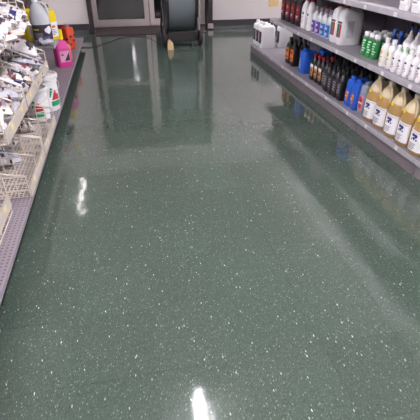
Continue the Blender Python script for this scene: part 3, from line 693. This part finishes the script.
# buckets
def bucket(x, y, s, label, rz):
    r = empty('bucket', (x, y, ZD), rz); tag(r, label, 'bucket', 'white buckets on the left deck'); h = .215
    MB().lathe([(.076, 0), (.079, .004), (.0845, h - .036), (.090, h - .036), (.090, h - .030), (.086, h - .030), (.0865, h - .016), (.093, h - .016), (.093, h), (.088, h)], 0, 0, 28).out('body', WHITE, r, 25)
    MB().lathe([(.097, h - .010), (.099, h - .008), (.099, h + .012), (.095, h + .016), (.086, h + .016), (.084, h + .004), (.06, h + .003), (.03, h + .005)], 0, 0, 28).out('lid', mat('bucket_lid', '#dedbda', .4, noise=.03), r, 25)
    MB().tube([(.098 * math.cos(a), .098 * math.sin(a), h - .03 - .05 * math.sin(a) ** 2 * (1 if math.sin(a) < 0 else .6)) for a in [-PI * t / 12 for t in range(13)]], .0022, 6).out('handle', WIRE, r)
    sk = Skin(.0828, .0828, 2)
    lab(r, sk, -.055, .055, .03, .165, PAPER, [(mat('bucket_red', '#c23a44', .5), [[(-.03, .075), (.035, .075), (.03, .125), (.0, .14)]]), (mat('bucket_green', '#2c9a64', .5), [[(-.042, .10), (-.03, .155), (-.012, .15), (-.034, .095)], rect(-.035, .042, .035, .068)]), (PAPER, [blob(.02, .12, .01, .012)])], off=.0025)
    r.scale = (s, s, s); return r
bucket(-.705, 3.29, 1.04, 'white lidded bucket with small red-green label, nearer of two', .25)
bucket(-.668, 3.51, 1.22, 'white lidded bucket with red-green label, farther of two at the deck edge', .95)

# pink jug, clear jug, yellow jugs, orange bottle, spray bottle
PINK = mat('pink_plastic', '#e0409c', .35, noise=.04)
r, b, sk, hb = fjug('pink_jug', .15, .12, .345, PINK, YEL, neck_y=.0, cap_h=.09, bf=.5, capr=.034)
lab(r, sk, -.05, .05, .05, .155, mat('pale_pink_label', '#e9a9c9', .5), [(DKPR, [[(-.01, .06), (.045, .06), (.045, .14)], blob(-.025, .12, .012, .008)])])
Proto(r).put(-.676, 4.98, ZD, .5, 'bright pink jug with yellow cap and black print on the left deck', 'jug', None, 1.1)
ZJ = .47
r, sk, R_ = gallon('clear_jug', CLEAR, CLEAR, WHITE)
lab(r, sk, -.095, .095, .03, .145, mat('black_label', '#35313a', .5), [(YEL, [rect(-.075, -.03, .105, .113)]), (PAPER, [blob(.045, .10, .026, .028, 9, .3, 5)]), (GREYPR, lines(-.07, 0, .04, .085, 3)), (PURPLE, [blob(.03, .05, .03, .01)])])
Proto(r).put(-.748, 4.44, ZJ, .25, 'clear handled jug with wide black label on the left upper shelf', 'jug', None, 1.13)
r, b, sk, hb = fjug('yellow_jug', .12, .15, .31, YEL, mat('brown_cap', '#5b3a2a', .4), neck_y=-.1)
lab(r, sk, -.05, .05, .03, .16, PAPER, [(ORANGE, [blob(0, .12, .02, .014)]), (GREYPR, lines(-.035, .03, .04, .10, 4))]); YJ = Proto(r)
YJ.put(-.705, 4.60, ZJ, .75, 'bright yellow jug with white label right of the clear jug', 'jug', 'yellow jugs on the left upper shelf')
YJ.put(-.89, 4.61, ZJ, .75, 'bright yellow jug half hidden behind the clear jug', 'jug', 'yellow jugs on the left upper shelf')
ORG = mat('orange_plastic', '#e2532b', .4)
r, b, sk, hb = fjug('orange_jug', .13, .14, .30, ORG, mat('lavender_cap', '#a9a2b8', .4), neck_y=-.1)
q = MB()
for i, (u, z) in enumerate(((-.03, .06), (.03, .10), (-.01, .15), (.05, .16), (.09, .07), (-.07, .12), (.1, .13))): sk.poly(q, blob(u, z, .018, .016, 8, .3, i), .0015)
q.out('print', NAVY, r)
Proto(r).put(-.70, 5.95, ZD, PI / 2 - .8, 'orange jug with dark blue patches at the far left deck', 'jug', None)
r, b, sk, hb = fjug('yellow_bottle', .075, .075, .20, mat('amber_plastic', '#d9a32a', .4), RED, neck_y=0)
Proto(r).put(-.66, 5.30, ZD, PI / 2 - .7, 'small amber bottle with red cap just behind the pink jug', 'bottle', None)
def spray(x, y, z, label):
    r = empty('spray_bottle', (x, y, z), PI / 2 - .6); tag(r, label, 'bottle')
    MB().loft([(0, 0, 0, .04, .035, 3), (.13, 0, 0, .04, .035, 3), (.165, 0, 0, .026, .024, 2.4), (.19, 0, 0, .014, .014, 2), (.2, 0, 0, .014, .014, 2)]).out('body', CLEAR, r, 50)
    MB().lathe([(.018, .196), (.018, .215), (.012, .22)], 0, 0, 12).out('collar', RED, r, 40)
    MB().bbox(-.012, .012, -.06, .03, .22, .25, .004).out('spray_head', RED, r)
    MB().tube([(0, -.025, .222), (0, -.045, .20), (0, -.045, .17)], .005, 6).out('trigger', RED, r)
    lab(r, Skin(.04, .035, 3), -.03, .03, .03, .11, PAPER, [(GREYPR, lines(-.02, .02, .04, .09, 4))])
spray(-.80, 6.20, ZD, 'clear trigger spray bottle with red head at the far left end')

# ------------------------------------------------------------------ drum fan, wedge and cable by the doors
FX0, FX1, FY, FZ, FR = .675, 1.05, 6.80, .60, .47
STEEL = mat('drum_steel', '#7d858a', .4, metal=.4, noise=.08, nscale=3); DKM = mat('dark_metal', '#2a2627', .45, noise=.1)
fan = empty('drum_fan', ((FX0 + FX1) / 2, FY, 0)); tag(fan, 'large grey drum fan on a wheeled dark stand by the glass doors', 'fan'); hw = (FX1 - FX0) / 2
def xlathe(prof, n=40, caps=False):                          # profile (radius, x) about the x axis at the fan height
    m = MB(); m.lathe(prof, 0, 0, n, caps); m.v = [(z, x, y + FZ) for x, y, z in m.v]; return m
xlathe([(FR - .004, -hw), (FR, -hw), (FR, hw), (FR - .004, hw), (FR - .004, -hw)]).out('drum', STEEL, fan, 40)
for s in (-1, 1):
    xlathe([(FR - .01, s*hw), (FR + .022, s*hw), (FR + .022, s*(hw + .03)), (FR - .01, s*(hw + .03)), (FR - .01, s*hw)]).out('rim', DKM, fan, 40)
    g = MB()
    for k2 in range(1, 9): 
        rr = FR * k2 / 8.5; g.tube([(s*(hw + .02), rr * math.cos(2*PI*i/32), FZ + rr * math.sin(2*PI*i/32)) for i in range(32)], .004, 5, True)
    for k2 in range(12):
        a = 2*PI*k2/12; g.tube([(s*(hw + .022), .05 * math.cos(a), FZ + .05 * math.sin(a)), (s*(hw + .022), FR * math.cos(a), FZ + FR * math.sin(a))], .004, 5)
    g.out('grille', DKM, fan)
for k2 in range(4):
    a = 2*PI*k2/4 + .4; v = []
    for rr, wd, tw in ((.06, .05, .6), (.25, .10, .45), (.42, .12, .3)):
        for q in (-1, 1):
            for th in (-.003, .003):
                v.append((q * wd * math.sin(tw) + th, rr * math.cos(a) - q * wd * math.cos(tw) * math.sin(a), FZ + rr * math.sin(a) + q * wd * math.cos(tw) * math.cos(a)))
    f = [(0, 1, 3, 2), (8, 10, 11, 9)]
    for b0 in (0, 4):
        f += [(b0, b0+4, b0+5, b0+1), (b0+2, b0+3, b0+7, b0+6), (b0, b0+2, b0+6, b0+4), (b0+1, b0+5, b0+7, b0+3)]
    obj('blade', v, f, STEEL, fan)
xlathe([(.0, -.09), (.08, -.09), (.08, .09), (.0, .09)], 20).out('motor', DKM, fan, 40)
for s in (-1, 1):
    MB().tube([(s*(hw + .055), -.36, .12), (s*(hw + .055), -.10, .45), (s*(hw + .055), 0, FZ), (s*(hw + .055), .10, .45), (s*(hw + .055), .36, .12)], .016, 8).out('side_frame', DKM, fan, 60)
for yy in (-.40, .36): MB().tube([(-hw - .06, yy, .13), (hw + .06, yy, .13)], .018, 8).out('axle', DKM, fan, 60)
MB().bbox(-hw - .03, hw + .03, -.43, -.37, .07, .20, .006).out('base_bar', DKM, fan)
for s in (-1, 1):
    wm = MB().lathe([(.02, -.022), (.105, -.022), (.115, -.012), (.115, .012), (.105, .022), (.02, .022)], 0, 0, 24)
    wm.v = [(z + s*(hw + .075), x - .40, y + .115) for x, y, z in wm.v]; wm.out('wheel', mat('wheel_rubber', '#2c2023', .6), fan, 40)
    MB().tube([(s*(hw + .05), .36, .13), (s*(hw + .05), .36, .012)], .014, 8).out('foot', DKM, fan, 40)
MB().tube([(hw + .05, -.47, .22), (hw + .05, -.50, .6), (hw + .05, -.46, .95)], .012, 8).out('push_handle', mat('pale_handle', '#a8a0a0', .4, metal=.4), fan, 60)
MB().tube([(hw + .05, -.40, .13), (hw + .05, -.47, .22)], .012, 8).out('handle_bracket', DKM, fan, 60)
tag(obj('wooden_wedge', [(.615, 6.16, .0), (.70, 6.16, 0), (.70, 6.24, 0), (.615, 6.24, 0), (.62, 6.17, .10), (.645, 6.165, .135), (.692, 6.17, .085), (.692, 6.23, .085), (.645, 6.235, .135), (.62, 6.23, .10)],
        [(3, 2, 1, 0), (0, 1, 6, 5, 4), (2, 3, 9, 8, 7), (1, 2, 7, 6), (0, 4, 9, 3), (4, 5, 8, 9), (5, 6, 7, 8)], mat('pale_wood', '#d9b98a', .6, noise=.12, nscale=30)),
    'pale wooden wedge on the floor against the drum fan wheel', 'wedge')
def smooth_path(P, n=8):
    P = [Vector(p) for p in P]; o = []
    for i in range(len(P) - 1):
        a, b, c, d = P[max(0, i-1)], P[i], P[i+1], P[min(len(P)-1, i+2)]
        for k2 in range(n):
            t = k2 / n; o.append(.5 * ((2*b) + (c - a)*t + (2*a - 5*b + 4*c - d)*t*t + (3*b - a - 3*c + d)*t**3))
    return o + [P[-1]]
tag(MB().tube(smooth_path([(.62, 7.02, .14), (.50, 7.05, .04), (.36, 7.2, .006), (.05, 7.28, .006), (-.25, 6.85, .006), (-.45, 6.55, .006), (-.75, 6.62, .006), (-1.4, 6.9, .006)]), .005, 6).out('power_cable', mat('cable_black', '#26211f', .5), None, 60),
    'thin dark power cable trailing over the floor from drum fan to left shelves', 'cable')
